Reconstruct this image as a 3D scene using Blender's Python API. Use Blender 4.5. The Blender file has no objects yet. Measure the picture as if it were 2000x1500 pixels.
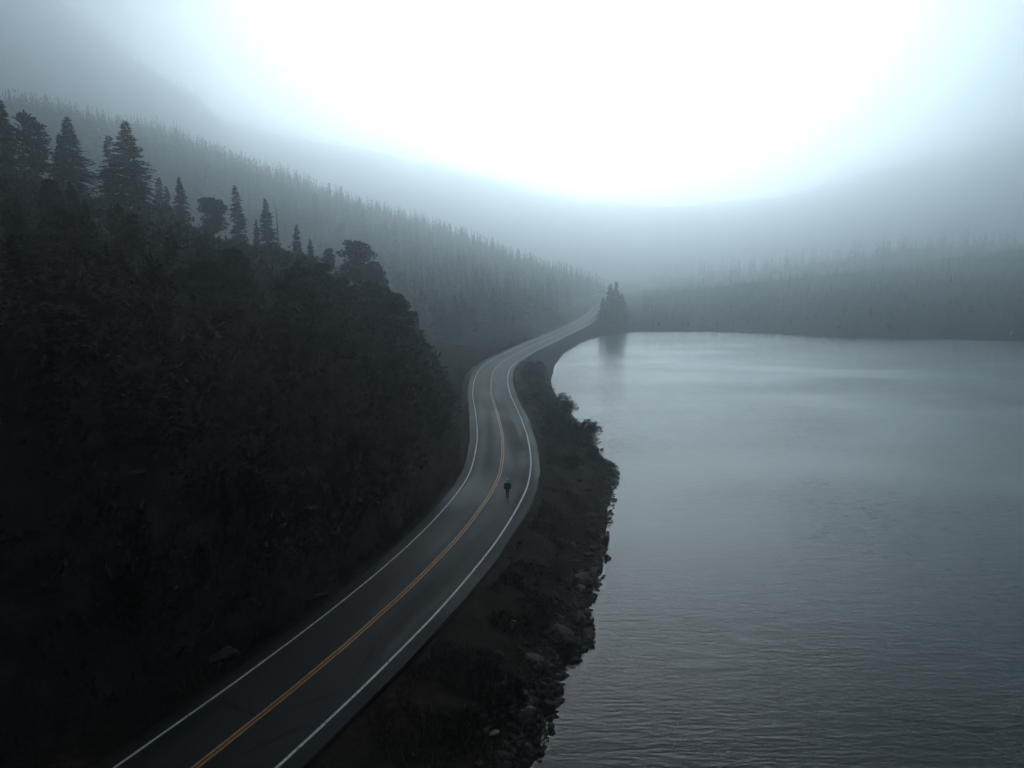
import bpy, bmesh, math, random
import numpy as np
from mathutils import Vector, Matrix, Quaternion

# ------------------------------------------------------------------ camera, world, sun, exposure
sc = bpy.context.scene
COL = sc.collection
CAM_H = 20.4
PITCH = math.atan(228 / 1333)
cam = bpy.data.cameras.new('camera')
cam.sensor_width = 36; cam.lens = 36 * 1333 / 2000
cam.clip_start = 0.1; cam.clip_end = 6000
camo = bpy.data.objects.new('camera', cam); COL.objects.link(camo)
camo.location = (0, 0, CAM_H); camo.rotation_euler = (math.pi / 2 - PITCH, 0, 0)
sc.camera = camo

SUN_AZ, SUN_EL = math.radians(4), math.radians(5.5)
w = bpy.data.worlds.new('World'); sc.world = w; w.use_nodes = True
nt = w.node_tree; nt.nodes.clear()
sky = nt.nodes.new('ShaderNodeTexSky'); sky.sky_type = 'NISHITA'; sky.sun_disc = False
sky.sun_elevation = SUN_EL; sky.sun_rotation = SUN_AZ
sky.air_density = 1.0; sky.dust_density = 3.0; sky.ozone_density = 1.0
hsv = nt.nodes.new('ShaderNodeHueSaturation'); hsv.inputs['Saturation'].default_value = 0.8
bg = nt.nodes.new('ShaderNodeBackground'); bg.inputs['Strength'].default_value = 0.035
wo = nt.nodes.new('ShaderNodeOutputWorld')
tint = nt.nodes.new('ShaderNodeMixRGB'); tint.blend_type = 'MULTIPLY'; tint.inputs[0].default_value = 1; tint.inputs[2].default_value = (0.83, 0.913, 1.045, 1)
nt.links.new(sky.outputs[0], hsv.inputs['Color']); nt.links.new(hsv.outputs[0], tint.inputs[1]); nt.links.new(tint.outputs[0], bg.inputs[0]); nt.links.new(bg.outputs[0], wo.inputs[0])

sun = bpy.data.lights.new('sun', 'SUN'); sun.energy = 5; sun.angle = math.radians(60); sun.color = (0.99, 0.968, 0.985)
suno = bpy.data.objects.new('sun', sun); COL.objects.link(suno)
sdir = Vector((math.sin(SUN_AZ) * math.cos(SUN_EL), math.cos(SUN_AZ) * math.cos(SUN_EL), math.sin(SUN_EL)))
suno.rotation_euler = sdir.to_track_quat('Z', 'Y').to_euler(); suno.location = (0, 0, 300)

vs = sc.view_settings
vs.view_transform = 'Standard'; vs.look = 'None'; vs.gamma = 1; vs.use_curve_mapping = False; vs.exposure = 0.66
sc.cycles.use_denoising = True
sc.cycles.max_bounces = 8; sc.cycles.diffuse_bounces = 2; sc.cycles.glossy_bounces = 2; sc.cycles.volume_bounces = 6
sc.cycles.transmission_bounces = 2; sc.cycles.transparent_max_bounces = 8
HAZE_DENSITY, HAZE_ANISO, HAZE_TOP = 0.0023, 0.87, 600

rng = np.random.default_rng(7)
random.seed(7)

# ------------------------------------------------------------------ helpers
def mat(name, col, rough=0.8, var=0.0, scale=3.0, spec=0.5, bump=0.0, objrand=0.0, col2=None, detail=6, coord='Object'):
    m = bpy.data.materials.new(name); m.use_nodes = True
    n = m.node_tree; b = n.nodes['Principled BSDF']
    b.inputs['Base Color'].default_value = (*col, 1); b.inputs['Roughness'].default_value = rough
    b.inputs['Specular IOR Level'].default_value = spec
    if var or col2:
        tc = n.nodes.new('ShaderNodeTexCoord'); no = n.nodes.new('ShaderNodeTexNoise')
        no.inputs['Scale'].default_value = scale; no.inputs['Detail'].default_value = detail; no.inputs['Roughness'].default_value = 0.65
        n.links.new(tc.outputs[coord], no.inputs['Vector'])
        r = n.nodes.new('ShaderNodeValToRGB')
        c2 = col2 or tuple(c * (1 + var) for c in col); c1 = tuple(c * (1 - var) for c in col) if not col2 else col
        r.color_ramp.elements[0].position = 0.36; r.color_ramp.elements[0].color = (*c1, 1)
        r.color_ramp.elements[1].position = 0.64; r.color_ramp.elements[1].color = (*c2, 1)
        n.links.new(no.outputs['Fac'], r.inputs['Fac'])
        out = r.outputs['Color']
        if objrand:
            oi = n.nodes.new('ShaderNodeObjectInfo'); mr = n.nodes.new('ShaderNodeMapRange')
            mr.inputs['To Min'].default_value = 1 - objrand; mr.inputs['To Max'].default_value = 1 + objrand
            n.links.new(oi.outputs['Random'], mr.inputs['Value'])
            h = n.nodes.new('ShaderNodeHueSaturation'); n.links.new(mr.outputs[0], h.inputs['Value']); n.links.new(out, h.inputs['Color'])
            out = h.outputs[0]
        n.links.new(out, b.inputs['Base Color'])
        if bump:
            bp = n.nodes.new('ShaderNodeBump'); bp.inputs['Strength'].default_value = bump; bp.inputs['Distance'].default_value = 0.045
            n.links.new(no.outputs['Fac'], bp.inputs['Height']); n.links.new(bp.outputs[0], b.inputs['Normal'])
    return m

def mesh_np(name, verts, faces, mats, mat_idx=None, smooth=False):
    me = bpy.data.meshes.new(name)
    me.from_pydata(np.asarray(verts, float).tolist(), [], [tuple(f) for f in faces])
    for m in (mats if isinstance(mats, (list, tuple)) else [mats]): me.materials.append(m)
    if mat_idx is not None: me.polygons.foreach_set('material_index', np.asarray(mat_idx, dtype=np.int32))
    if smooth: me.polygons.foreach_set('use_smooth', [True] * len(me.polygons))
    me.update()
    return me

def link(name, me, parent=None, loc=(0, 0, 0), rot=(0, 0, 0), scale=(1, 1, 1)):
    o = bpy.data.objects.new(name, me); COL.objects.link(o)
    o.parent = parent; o.location = loc; o.rotation_euler = rot; o.scale = scale
    return o

def tag(o, label=None, cat=None, group=None, kind=None):
    if label: o['label'] = label
    if cat: o['category'] = cat
    if group: o['group'] = group
    if kind: o['kind'] = kind
    return o

def copy_tree(o, parent=None):
    c = o.copy(); COL.objects.link(c); c.parent = parent
    for ch in list(o.children): copy_tree(ch, c)
    return c

def sstep(a, b, x):
    t = np.clip((x - a) / (b - a), 0, 1); return t * t * (3 - 2 * t)

# value noise (smooth, seamless) for the terrain
_perm = np.random.default_rng(3).random((256, 256))
def vnoise(x, y):
    xi = np.floor(x).astype(int); yi = np.floor(y).astype(int); fx = x - xi; fy = y - yi
    fx = fx * fx * (3 - 2 * fx); fy = fy * fy * (3 - 2 * fy)
    g = lambda i, j: _perm[i & 255, j & 255]
    return (g(xi, yi) * (1 - fx) + g(xi + 1, yi) * fx) * (1 - fy) + (g(xi, yi + 1) * (1 - fx) + g(xi + 1, yi + 1) * fx) * fy
def fbm(x, y, octs=4):
    s = 0; a = 0.5
    for k in range(octs):
        s = s + a * (vnoise(x * 2 ** k + 17 * k, y * 2 ** k + 31 * k) - 0.5); a *= 0.5
    return s

# ------------------------------------------------------------------ site plan (metres, camera above the origin)
ROAD = np.array([(-74, -110), (-44, -42), (-25, 0), (-13.1, 25.1), (-11.4, 28.8), (-9.7, 32.8), (-6.6, 41.1), (-3.75, 50.6), (-2.3, 57.9), (-1.6, 61.3), (-1.1, 66.1),
    (-1.0, 72.6), (-1.1, 80.8), (-2.1, 95.1), (-3.4, 108.9), (-3.9, 123.2), (-3.7, 136.5), (-2.1, 148.6), (3.9, 173.7), (14.2, 210.2),
    (23.8, 244.2), (35.6, 297.5), (41.4, 333.7), (58, 420), (90, 520), (150, 700), (250, 1400)])
_ry = np.arange(-110, 1400, 0.5)
_rx = np.interp(_ry, ROAD[:, 1], ROAD[:, 0])
for _ in range(3):
    k = np.ones(13) / 13; _rx = np.convolve(np.pad(_rx, 6, mode='reflect', reflect_type='odd'), k, 'valid')
_rd = np.gradient(_rx, _ry)
xc = lambda y: np.interp(y, _ry, _rx)
xd = lambda y: np.interp(y, _ry, _rd)

WATER_Z = -2.5
SHORE = np.array([(-40, -70), (-28, -40), (-11.5, 0), (0.7, 28.2), (1.5, 30.3), (2.0, 32.5), (2.8, 36.2), (4.4, 38.4), (5.0, 41.1), (4.9, 43.1), (6.2, 46.9), (7.1, 50.9),
    (7.9, 55.6), (9.2, 61.8), (10.2, 67.8), (11.6, 74.0), (12.0, 77.5), (10.6, 80.8), (10.5, 86.4), (10.8, 93.4), (9.5, 103.3), (9.2, 111.2),
    (7.8, 120.3), (7.7, 135.1), (9.9, 158.9), (13.8, 183.1), (21.5, 211.3), (31.4, 232.3), (44.3, 243.4), (73.8, 244.4), (89.4, 237.8),
    (102.5, 227.1), (123.6, 218.9), (159.1, 211.3), (240, 200), (420, 190), (1900, 180), (1900, -70)])
def lake_sd(x, y):
    """signed distance to the lake outline, positive inside the lake"""
    sh = x.shape; P = np.stack([x.ravel(), y.ravel()], 1)
    best = np.full(len(P), 1e9); inside = np.zeros(len(P), bool)
    n = len(SHORE)
    for i in range(n):
        a, b = SHORE[i], SHORE[(i + 1) % n]; ab = b - a
        t = np.clip(((P - a) @ ab) / (ab @ ab), 0, 1)
        best = np.minimum(best, np.hypot(*(P - a - t[:, None] * ab).T))
        cr = ((a[1] > P[:, 1]) != (b[1] > P[:, 1])) & (P[:, 0] < (b[0] - a[0]) * (P[:, 1] - a[1]) / (b[1] - a[1] + 1e-12) + a[0])
        inside ^= cr
    return np.where(inside, best, -best).reshape(sh)

RING_D, PEAK_D = 1650, 1400
RING_PX = np.array([-1200, -600, 0, 250, 400, 560, 700, 900, 1100, 1300, 1500, 1700, 2000, 2600, 3400])
RING_PY = np.array([150, 180, 212, 216, 226, 278, 300, 340, 392, 410, 390, 338, 262, 180, 150])
PEAK_PX = np.array([-1200, -400, 0, 150, 300, 420, 520, 700])
PEAK_PY = np.array([-100, -100, -30, 30, 150, 222, 330, 480])
def terrain(x, y):
    x = np.asarray(x, float); y = np.asarray(y, float)
    ca = 1 / np.sqrt(1 + xd(y) ** 2)
    u = (x - xc(y)) * ca
    D = lake_sd(x, y); D = D + fbm(x / 1.7 + 5, y / 1.7, 3) * 1.3 * (1 - sstep(120, 170, y))
    ds = np.maximum(-D, 0); dr = np.maximum(np.abs(u) - 4.6, 0)
    t = ds / (ds + dr + 1e-6)
    n1 = fbm(x / 9, y / 9); n2 = fbm(x / 2.2, y / 2.2, 3); n3 = fbm(x / 60, y / 60)
    bank = WATER_Z + (-0.25 - WATER_Z) * t ** 0.75 + (n2 * 0.9) * np.minimum(dr / 2, 1) * np.minimum(ds / 1.5, 1)
    # land to the right of the road: bank, then the far-shore hillside
    r = np.clip(x / np.maximum(y, 1), -2, 2)
    right = bank + (22 * (1 - np.exp(-np.maximum(ds - 3, 0) / 120)) + np.maximum(ds - 60, 0) * 0.035) * (0.1 + 0.9 * sstep(0.14, 0.7, r)) * sstep(150, 215, y) * (1 + 0.35 * n3)
    # land to the left: steep spur beside the near bend, then the gentler slope behind it
    v = np.maximum(-u - 5.6 - 1.2 * n1, 0)
    a = 1 - sstep(84, 112, y - 0.25 * np.maximum(-x - 15, 0))
    spur = 15.0 * (1 - np.exp(-v / 4.4)) + 0.30 * v
    back = 0.37 * np.maximum(v - 6, 0) * sstep(0, 25, v)
    back = np.minimum(back, 75 + 0.1 * v) * (0.5 + 0.5 * sstep(190, 420, y)) * (1 - 0.92 * sstep(470, 640, y))
    rough = (n1 * 5 + n2 * 1.6) * np.minimum(v / 5, 1)
    left = -0.25 + a * spur + (1 - a) * back + rough
    z = np.where(u > 0, right, left)
    # valley head and the high ridge behind
    px = 1000 + 1333 * r
    ring = np.minimum(20.4 + (522 - np.interp(px, RING_PX, RING_PY)) * RING_D / 1333, 420)
    peak = np.minimum(20.4 + (522 - np.interp(px, PEAK_PX, PEAK_PY)) * PEAK_D / 1333, 540)
    z = np.maximum(z, z + (np.maximum(ring, z) - z) * sstep(1000, RING_D + 40, y))
    z = np.maximum(z, z + (np.maximum(peak, z) - z) * sstep(950, PEAK_D, y))
    z = np.minimum(z, 550) + n3 * 14 * sstep(250, 500, y) + n1 * 2.5 * sstep(150, 260, y) * np.minimum(dr / 12, 1) * np.minimum(ds / 10, 1)
    # road bed and lake bed
    bed = sstep(4.0, 4.9, np.abs(u))
    z = np.where(y < 430, -0.25 * (1 - bed) + z * bed, z)
    z = np.where(D > 0, WATER_Z - np.minimum(4.0, 0.03 + 0.4 * D), z)
    return z
def tz(x, y): return float(terrain(np.array([x]), np.array([y]))[0])

# ------------------------------------------------------------------ materials
M = {}
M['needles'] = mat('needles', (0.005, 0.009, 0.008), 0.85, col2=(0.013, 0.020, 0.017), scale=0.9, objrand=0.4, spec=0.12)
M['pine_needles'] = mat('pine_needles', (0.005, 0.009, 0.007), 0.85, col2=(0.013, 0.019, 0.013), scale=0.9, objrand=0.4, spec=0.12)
M['bark'] = mat('bark', (0.030, 0.024, 0.020), 0.9, var=0.4, scale=5, spec=0.2)
M['dead_wood'] = mat('dead_wood', (0.10, 0.095, 0.085), 0.9, var=0.4, scale=5, spec=0.2)
M['bush'] = mat('bush_leaves', (0.006, 0.010, 0.008), 0.85, col2=(0.017, 0.024, 0.018), scale=1.5, objrand=0.3, spec=0.12)
M['grass'] = mat('dry_grass', (0.030, 0.028, 0.020), 0.9, col2=(0.060, 0.052, 0.040), scale=0.35, spec=0.1)
M['rock'] = mat('shore_rock', (0.016, 0.015, 0.014), 0.8, col2=(0.068, 0.058, 0.050), scale=2.2, bump=0.6, objrand=0.4, spec=0.35)
M['red_rock'] = mat('red_rock', (0.085, 0.052, 0.045), 0.75, col2=(0.15, 0.098, 0.085), scale=2.2, bump=0.6, spec=0.35)
M['pale_rock'] = mat('pale_rock', (0.15, 0.145, 0.14), 0.75, col2=(0.24, 0.23, 0.22), scale=2.2, bump=0.6, spec=0.35)

def ground_mat():
    m = bpy.data.materials.new('ground'); m.use_nodes = True; n = m.node_tree; b = n.nodes['Principled BSDF']
    tc = n.nodes.new('ShaderNodeTexCoord')
    def noise(s, d, ro=0.6):
        q = n.nodes.new('ShaderNodeTexNoise'); q.inputs['Scale'].default_value = s; q.inputs['Detail'].default_value = d
        q.inputs['Roughness'].default_value = ro; n.links.new(tc.outputs['Object'], q.inputs['Vector']); return q
    def ramp(src, p0, c0, p1, c1):
        q = n.nodes.new('ShaderNodeValToRGB'); e = q.color_ramp.elements
        e[0].position = p0; e[0].color = (*c0, 1); e[1].position = p1; e[1].color = (*c1, 1)
        n.links.new(src, q.inputs['Fac']); return q
    big = noise(0.11, 5); fine = noise(1.7, 8, 0.7)
    soil = ramp(fine.outputs['Fac'], 0.35, (0.013, 0.0085, 0.0055), 0.7, (0.052, 0.034, 0.022))
    moss = ramp(fine.outputs['Fac'], 0.35, (0.007, 0.010, 0.007), 0.7, (0.020, 0.023, 0.014))
    mask = ramp(big.outputs['Fac'], 0.44, (0, 0, 0), 0.58, (1, 1, 1))
    mix = n.nodes.new('ShaderNodeMix'); mix.data_type = 'RGBA'
    n.links.new(mask.outputs[0], mix.inputs[0]); n.links.new(soil.outputs[0], mix.inputs[6]); n.links.new(moss.outputs[0], mix.inputs[7])
    geo = n.nodes.new('ShaderNodeNewGeometry'); sp = n.nodes.new('ShaderNodeSeparateXYZ'); n.links.new(geo.outputs['Normal'], sp.inputs[0])
    st = ramp(sp.outputs['Z'], 0.45, (1, 1, 1), 0.72, (0, 0, 0))
    rk = ramp(noise(0.9, 8, 0.7).outputs['Fac'], 0.35, (0.009, 0.010, 0.010), 0.68, (0.042, 0.042, 0.040))
    mix2 = n.nodes.new('ShaderNodeMix'); mix2.data_type = 'RGBA'
    n.links.new(st.outputs[0], mix2.inputs[0]); n.links.new(mix.outputs[2], mix2.inputs[6]); n.links.new(rk.outputs[0], mix2.inputs[7])
    n.links.new(mix2.outputs[2], b.inputs['Base Color'])
    b.inputs['Roughness'].default_value = 0.9; b.inputs['Specular IOR Level'].default_value = 0.045
    bp = n.nodes.new('ShaderNodeBump'); bp.inputs['Strength'].default_value = 0.8; bp.inputs['Distance'].default_value = 0.3
    n.links.new(fine.outputs['Fac'], bp.inputs['Height']); n.links.new(bp.outputs[0], b.inputs['Normal'])
    return m

def road_mat():
    m = bpy.data.materials.new('wet_asphalt'); m.use_nodes = True; n = m.node_tree; b = n.nodes['Principled BSDF']
    uv = n.nodes.new('ShaderNodeUVMap'); uv.uv_map = 'lane'       # U = metres across, V = metres along
    def noise(sx, sy, d, ro=0.6):
        mp = n.nodes.new('ShaderNodeMapping'); mp.inputs['Scale'].default_value = (sx, sy, 1); n.links.new(uv.outputs[0], mp.inputs[0])
        q = n.nodes.new('ShaderNodeTexNoise'); q.inputs['Scale'].default_value = 1; q.inputs['Detail'].default_value = d; q.inputs['Roughness'].default_value = ro
        n.links.new(mp.outputs[0], q.inputs['Vector']); return q
    tr = noise(0.9, 0.03, 4); bl = noise(0.25, 0.12, 5); gr = noise(9, 9, 4)
    add = n.nodes.new('ShaderNodeMath'); add.operation = 'ADD'; n.links.new(tr.outputs['Fac'], add.inputs[0]); n.links.new(bl.outputs['Fac'], add.inputs[1])
    sx = n.nodes.new('ShaderNodeSeparateXYZ'); n.links.new(uv.outputs[0], sx.inputs[0])
    ab = n.nodes.new('ShaderNodeMath'); ab.operation = 'ABSOLUTE'; n.links.new(sx.outputs['X'], ab.inputs[0])
    cs = n.nodes.new('ShaderNodeMath'); cs.operation = 'MULTIPLY'; cs.inputs[1].default_value = 2 * math.pi / 1.55; n.links.new(ab.outputs[0], cs.inputs[0])
    co = n.nodes.new('ShaderNodeMath'); co.operation = 'COSINE'; n.links.new(cs.outputs[0], co.inputs[0])
    wt = n.nodes.new('ShaderNodeMath'); wt.operation = 'MULTIPLY_ADD'; wt.inputs[1].default_value = 0.07; n.links.new(co.outputs[0], wt.inputs[0]); n.links.new(add.outputs[0], wt.inputs[2]); add = wt
    add2 = n.nodes.new('ShaderNodeMath'); add2.operation = 'MULTIPLY_ADD'; n.links.new(gr.outputs['Fac'], add2.inputs[0]); add2.inputs[1].default_value = 0.35; n.links.new(add.outputs[0], add2.inputs[2])
    mr = n.nodes.new('ShaderNodeMapRange'); mr.inputs['From Min'].default_value = 0.92; mr.inputs['From Max'].default_value = 1.42
    n.links.new(add2.outputs[0], mr.inputs['Value'])
    r = n.nodes.new('ShaderNodeValToRGB'); e = r.color_ramp.elements
    e[0].position = 0.0; e[0].color = (0.005, 0.006, 0.007, 1); e[1].position = 1.0; e[1].color = (0.022, 0.025, 0.0275, 1)
    n.links.new(mr.outputs[0], r.inputs['Fac'])
    # tar seams
    cr = n.nodes.new('ShaderNodeTexVoronoi'); cr.feature = 'DISTANCE_TO_EDGE'; cr.inputs['Scale'].default_value = 1
    mp = n.nodes.new('ShaderNodeMapping'); mp.inputs['Scale'].default_value = (0.16, 0.09, 1); n.links.new(uv.outputs[0], mp.inputs[0])
    wob = n.nodes.new('ShaderNodeMixRGB'); wob.blend_type = 'ADD'; wob.inputs[0].default_value = 0.12
    n.links.new(mp.outputs[0], wob.inputs[1]); n.links.new(bl.outputs['Color'], wob.inputs[2]); n.links.new(wob.outputs[0], cr.inputs['Vector'])
    ct = n.nodes.new('ShaderNodeMath'); ct.operation = 'LESS_THAN'; ct.inputs[1].default_value = 0.010; n.links.new(cr.outputs['Distance'], ct.inputs[0])
    mx = n.nodes.new('ShaderNodeMix'); mx.data_type = 'RGBA'; n.links.new(ct.outputs[0], mx.inputs[0]); n.links.new(r.outputs[0], mx.inputs[6]); mx.inputs[7].default_value = (0.008, 0.008, 0.009, 1)
    sh = n.nodes.new('ShaderNodeMapRange'); sh.inputs['From Min'].default_value = 3.05; sh.inputs['From Max'].default_value = 3.35; sh.inputs['To Min'].default_value = 1.0; sh.inputs['To Max'].default_value = 0.55
    n.links.new(ab.outputs[0], sh.inputs['Value'])
    hs = n.nodes.new('ShaderNodeHueSaturation'); n.links.new(sh.outputs[0], hs.inputs['Value']); n.links.new(mx.outputs[2], hs.inputs['Color'])
    n.links.new(hs.outputs[0], b.inputs['Base Color'])
    rr = n.nodes.new('ShaderNodeMapRange'); rr.inputs['To Min'].default_value = 0.5; rr.inputs['To Max'].default_value = 0.8
    n.links.new(mr.outputs[0], rr.inputs['Value']); n.links.new(rr.outputs[0], b.inputs['Roughness'])
    b.inputs['Specular IOR Level'].default_value = 0.2
    bp = n.nodes.new('ShaderNodeBump'); bp.inputs['Strength'].default_value = 0.15; bp.inputs['Distance'].default_value = 0.01
    n.links.new(gr.outputs['Fac'], bp.inputs['Height']); n.links.new(bp.outputs[0], b.inputs['Normal'])
    return m

def paint_mat(name, c1, c2):
    m = mat(name, c1, 0.55, col2=c2, scale=1.6, spec=0.4, detail=8)
    n = m.node_tree; b = n.nodes['Principled BSDF']; src = b.inputs['Base Color'].links[0].from_socket
    tc = n.nodes.new('ShaderNodeTexCoord'); q = n.nodes.new('ShaderNodeTexNoise'); q.inputs['Scale'].default_value = 5.5; q.inputs['Detail'].default_value = 8; q.inputs['Roughness'].default_value = 0.75
    n.links.new(tc.outputs['Object'], q.inputs['Vector']); r = n.nodes.new('ShaderNodeValToRGB'); e = r.color_ramp.elements
    e[0].position = 0.36; e[0].color = (1, 1, 1, 1); e[1].position = 0.47; e[1].color = (0, 0, 0, 1); n.links.new(q.outputs['Fac'], r.inputs['Fac'])
    mx = n.nodes.new('ShaderNodeMix'); mx.data_type = 'RGBA'; n.links.new(r.outputs[0], mx.inputs[0]); n.links.new(src, mx.inputs[6]); mx.inputs[7].default_value = (0.03, 0.032, 0.034, 1)
    n.links.new(mx.outputs[2], b.inputs['Base Color']); return m

def water_mat():
    m = bpy.data.materials.new('lake_water'); m.use_nodes = True; n = m.node_tree; b = n.nodes['Principled BSDF']
    b.inputs['Base Color'].default_value = (0.001, 0.010, 0.012, 1); b.inputs['Roughness'].default_value = 0.10; b.inputs['IOR'].default_value = 1.33
    tc = n.nodes.new('ShaderNodeTexCoord')
    def noise(sx, sy, rot, d, dist=0.3):
        mp = n.nodes.new('ShaderNodeMapping'); mp.inputs['Scale'].default_value = (sx, sy, 1); mp.inputs['Rotation'].default_value = (0, 0, math.radians(rot))
        n.links.new(tc.outputs['Object'], mp.inputs[0])
        q = n.nodes.new('ShaderNodeTexNoise'); q.inputs['Scale'].default_value = 1; q.inputs['Detail'].default_value = d; q.inputs['Distortion'].default_value = dist
        n.links.new(mp.outputs[0], q.inputs['Vector']); return q
    a = noise(1.1, 4.2, 5, 4); c = noise(0.3, 1.3, -7, 3); g = noise(0.016, 0.03, 25, 4)
    gm = n.nodes.new('ShaderNodeMapRange'); gm.inputs['From Min'].default_value = 0.35; gm.inputs['From Max'].default_value = 0.65; gm.inputs['To Min'].default_value = 0.12
    n.links.new(g.outputs['Fac'], gm.inputs['Value'])
    s = n.nodes.new('ShaderNodeMath'); s.operation = 'MULTIPLY_ADD'; n.links.new(c.outputs['Fac'], s.inputs[0]); s.inputs[1].default_value = 1.2; n.links.new(a.outputs['Fac'], s.inputs[2])
    h = n.nodes.new('ShaderNodeMath'); h.operation = 'MULTIPLY'; n.links.new(s.outputs[0], h.inputs[0]); n.links.new(gm.outputs[0], h.inputs[1])
    bp = n.nodes.new('ShaderNodeBump'); bp.inputs['Strength'].default_value = 1.0; bp.inputs['Distance'].default_value = 0.065
    n.links.new(h.outputs[0], bp.inputs['Height']); n.links.new(bp.outputs[0], b.inputs['Normal'])
    return m

# ------------------------------------------------------------------ ground sheet
def axis(lo_far, lo, hi, hi_far, step, grow=1.09):
    mid = list(np.arange(lo, hi + 1e-6, step)); up = []; s = step; x = hi
    while x < hi_far: s = min(s * grow, 22); x += s; up.append(x)
    dn = []; s = step; x = lo
    while x > lo_far: s = min(s * grow, 22); x -= s; dn.append(x)
    return np.array(dn[::-1] + mid + up)
gx = axis(-2000, -62, 48, 2000, 0.7, 1.07); gy = axis(-100, 10, 130, 2000, 0.7, 1.05)
GX, GY = np.meshgrid(gx, gy); GZ = terrain(GX, GY)
nx, ny = len(gx), len(gy)
idx = np.arange(nx * ny).reshape(ny, nx)
F = np.stack([idx[:-1, :-1], idx[:-1, 1:], idx[1:, 1:], idx[1:, :-1]], -1).reshape(-1, 4)
ground = link('ground', mesh_np('ground', np.stack([GX, GY, GZ], -1).reshape(-1, 3), F, ground_mat(), smooth=True))
tag(ground, 'dark rocky lakeside ground rising into hazy hills', 'ground', kind='structure')

# ------------------------------------------------------------------ lake
lake = link('lake', mesh_np('lake', [(-60, -95, 0), (1950, -95, 0), (1950, 300, 0), (-60, 300, 0)], [(0, 1, 2, 3)], water_mat()), loc=(0, 0, WATER_Z))
tag(lake, 'still grey lake with fine ripples beside the road', 'lake', kind='structure')

# ------------------------------------------------------------------ road and its painted lines
YS = np.concatenate([np.arange(-90, 180, 0.75), np.arange(180, 425, 1.5)])
def ribbon(name, o1, o2, z, m, wobble=0.0, skirt=None):
    cx_, d = xc(YS), xd(YS); L = np.sqrt(1 + d * d); nxv, nyv = 1 / L, -d / L
    al = np.concatenate([[0], np.cumsum(np.hypot(np.diff(cx_), np.diff(YS)))])
    offs = list(np.linspace(o1, o2, 9)) if skirt else [o1, o2]
    zz = [z] * len(offs)
    if skirt: offs = [o1 - 0.05] + offs + [o2 + 0.05]; zz = [z - skirt] + zz + [z - skirt]
    rows = []
    for o, h in zip(offs, zz):
        ow = o + wobble * (vnoise(al / 2.2 + round(o) * 7, al * 0 + 3.3) - 0.5)
        rows.append(np.stack([cx_ + nxv * ow, YS + nyv * ow, np.full_like(YS, h)], -1))
    V = np.stack(rows, 1); k = V.shape[1]; n_ = len(YS)
    ii = np.arange(n_ * k).reshape(n_, k)
    Fq = np.stack([ii[:-1, :-1], ii[:-1, 1:], ii[1:, 1:], ii[1:, :-1]], -1).reshape(-1, 4)
    me = mesh_np(name, V.reshape(-1, 3), Fq, m)
    uvl = me.uv_layers.new(name='lane')
    UV = np.stack([np.tile(np.array(offs), (n_, 1)), np.tile(al[:, None], (1, k))], -1).reshape(-1, 2)
    li = np.empty(len(me.loops), dtype=np.int32); me.loops.foreach_get('vertex_index', li)
    uvl.data.foreach_set('uv', UV[li].ravel())
    return me
road = link('road', ribbon('road', -3.9, 4.0, 0.0, road_mat(), 0.16, skirt=0.35))
tag(road, 'winding two lane asphalt road along the lake', 'road', kind='structure')
white = paint_mat('white_paint', (0.50, 0.55, 0.56), (0.74, 0.78, 0.78)); yellow = paint_mat('yellow_paint', (0.40, 0.165, 0.035), (0.58, 0.27, 0.07))
for a, b_, nm, mm in ((-3.11, -2.99, 'edge_line', white), (2.99, 3.13, 'edge_line', white), (-0.16, -0.05, 'centre_line', yellow), (0.05, 0.16, 'centre_line', yellow)):
    link(nm, ribbon(nm, a, b_, 0.005, mm, 0.04), road)

# ------------------------------------------------------------------ plant meshes
def unit(v): return v / (np.linalg.norm(v, axis=-1, keepdims=True) + 1e-9)
class Q:
    """collects kite-shaped needle sprays and tapered tubes"""
    def __init__(s): s.v = []; s.f = []; s.n = 0
    def kites(s, P, D, S, ln, wd):
        ln = np.asarray(ln)[:, None]; wd = np.asarray(wd)[:, None]
        V = np.stack([P, P + D * ln * .45 + S * wd * .5, P + D * ln, P + D * ln * .45 - S * wd * .5], 1).reshape(-1, 3)
        k = len(P); s.v.append(V); s.f += (np.arange(4 * k).reshape(k, 4) + s.n).tolist(); s.n += 4 * k
    def tube(s, pts, rad, sides=6):
        pts = np.asarray(pts, float); k = len(pts)
        for i in range(k):
            d = unit(pts[min(i + 1, k - 1)] - pts[max(i - 1, 0)])
            a = np.cross(d, [0.31, 0.95, 0.1]); a = a / np.linalg.norm(a); b = np.cross(d, a)
            an = np.arange(sides) * 2 * np.pi / sides
            s.v.append(pts[i] + rad[i] * (np.cos(an)[:, None] * a + np.sin(an)[:, None] * b))
        for i in range(k - 1):
            for j in range(sides):
                A = s.n + i * sides + j; B = s.n + i * sides + (j + 1) % sides
                s.f.append((A, B, B + sides, A + sides))
        s.n += k * sides
    def mesh(s, name, m): return mesh_np(name, np.concatenate(s.v), s.f, m)

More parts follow.
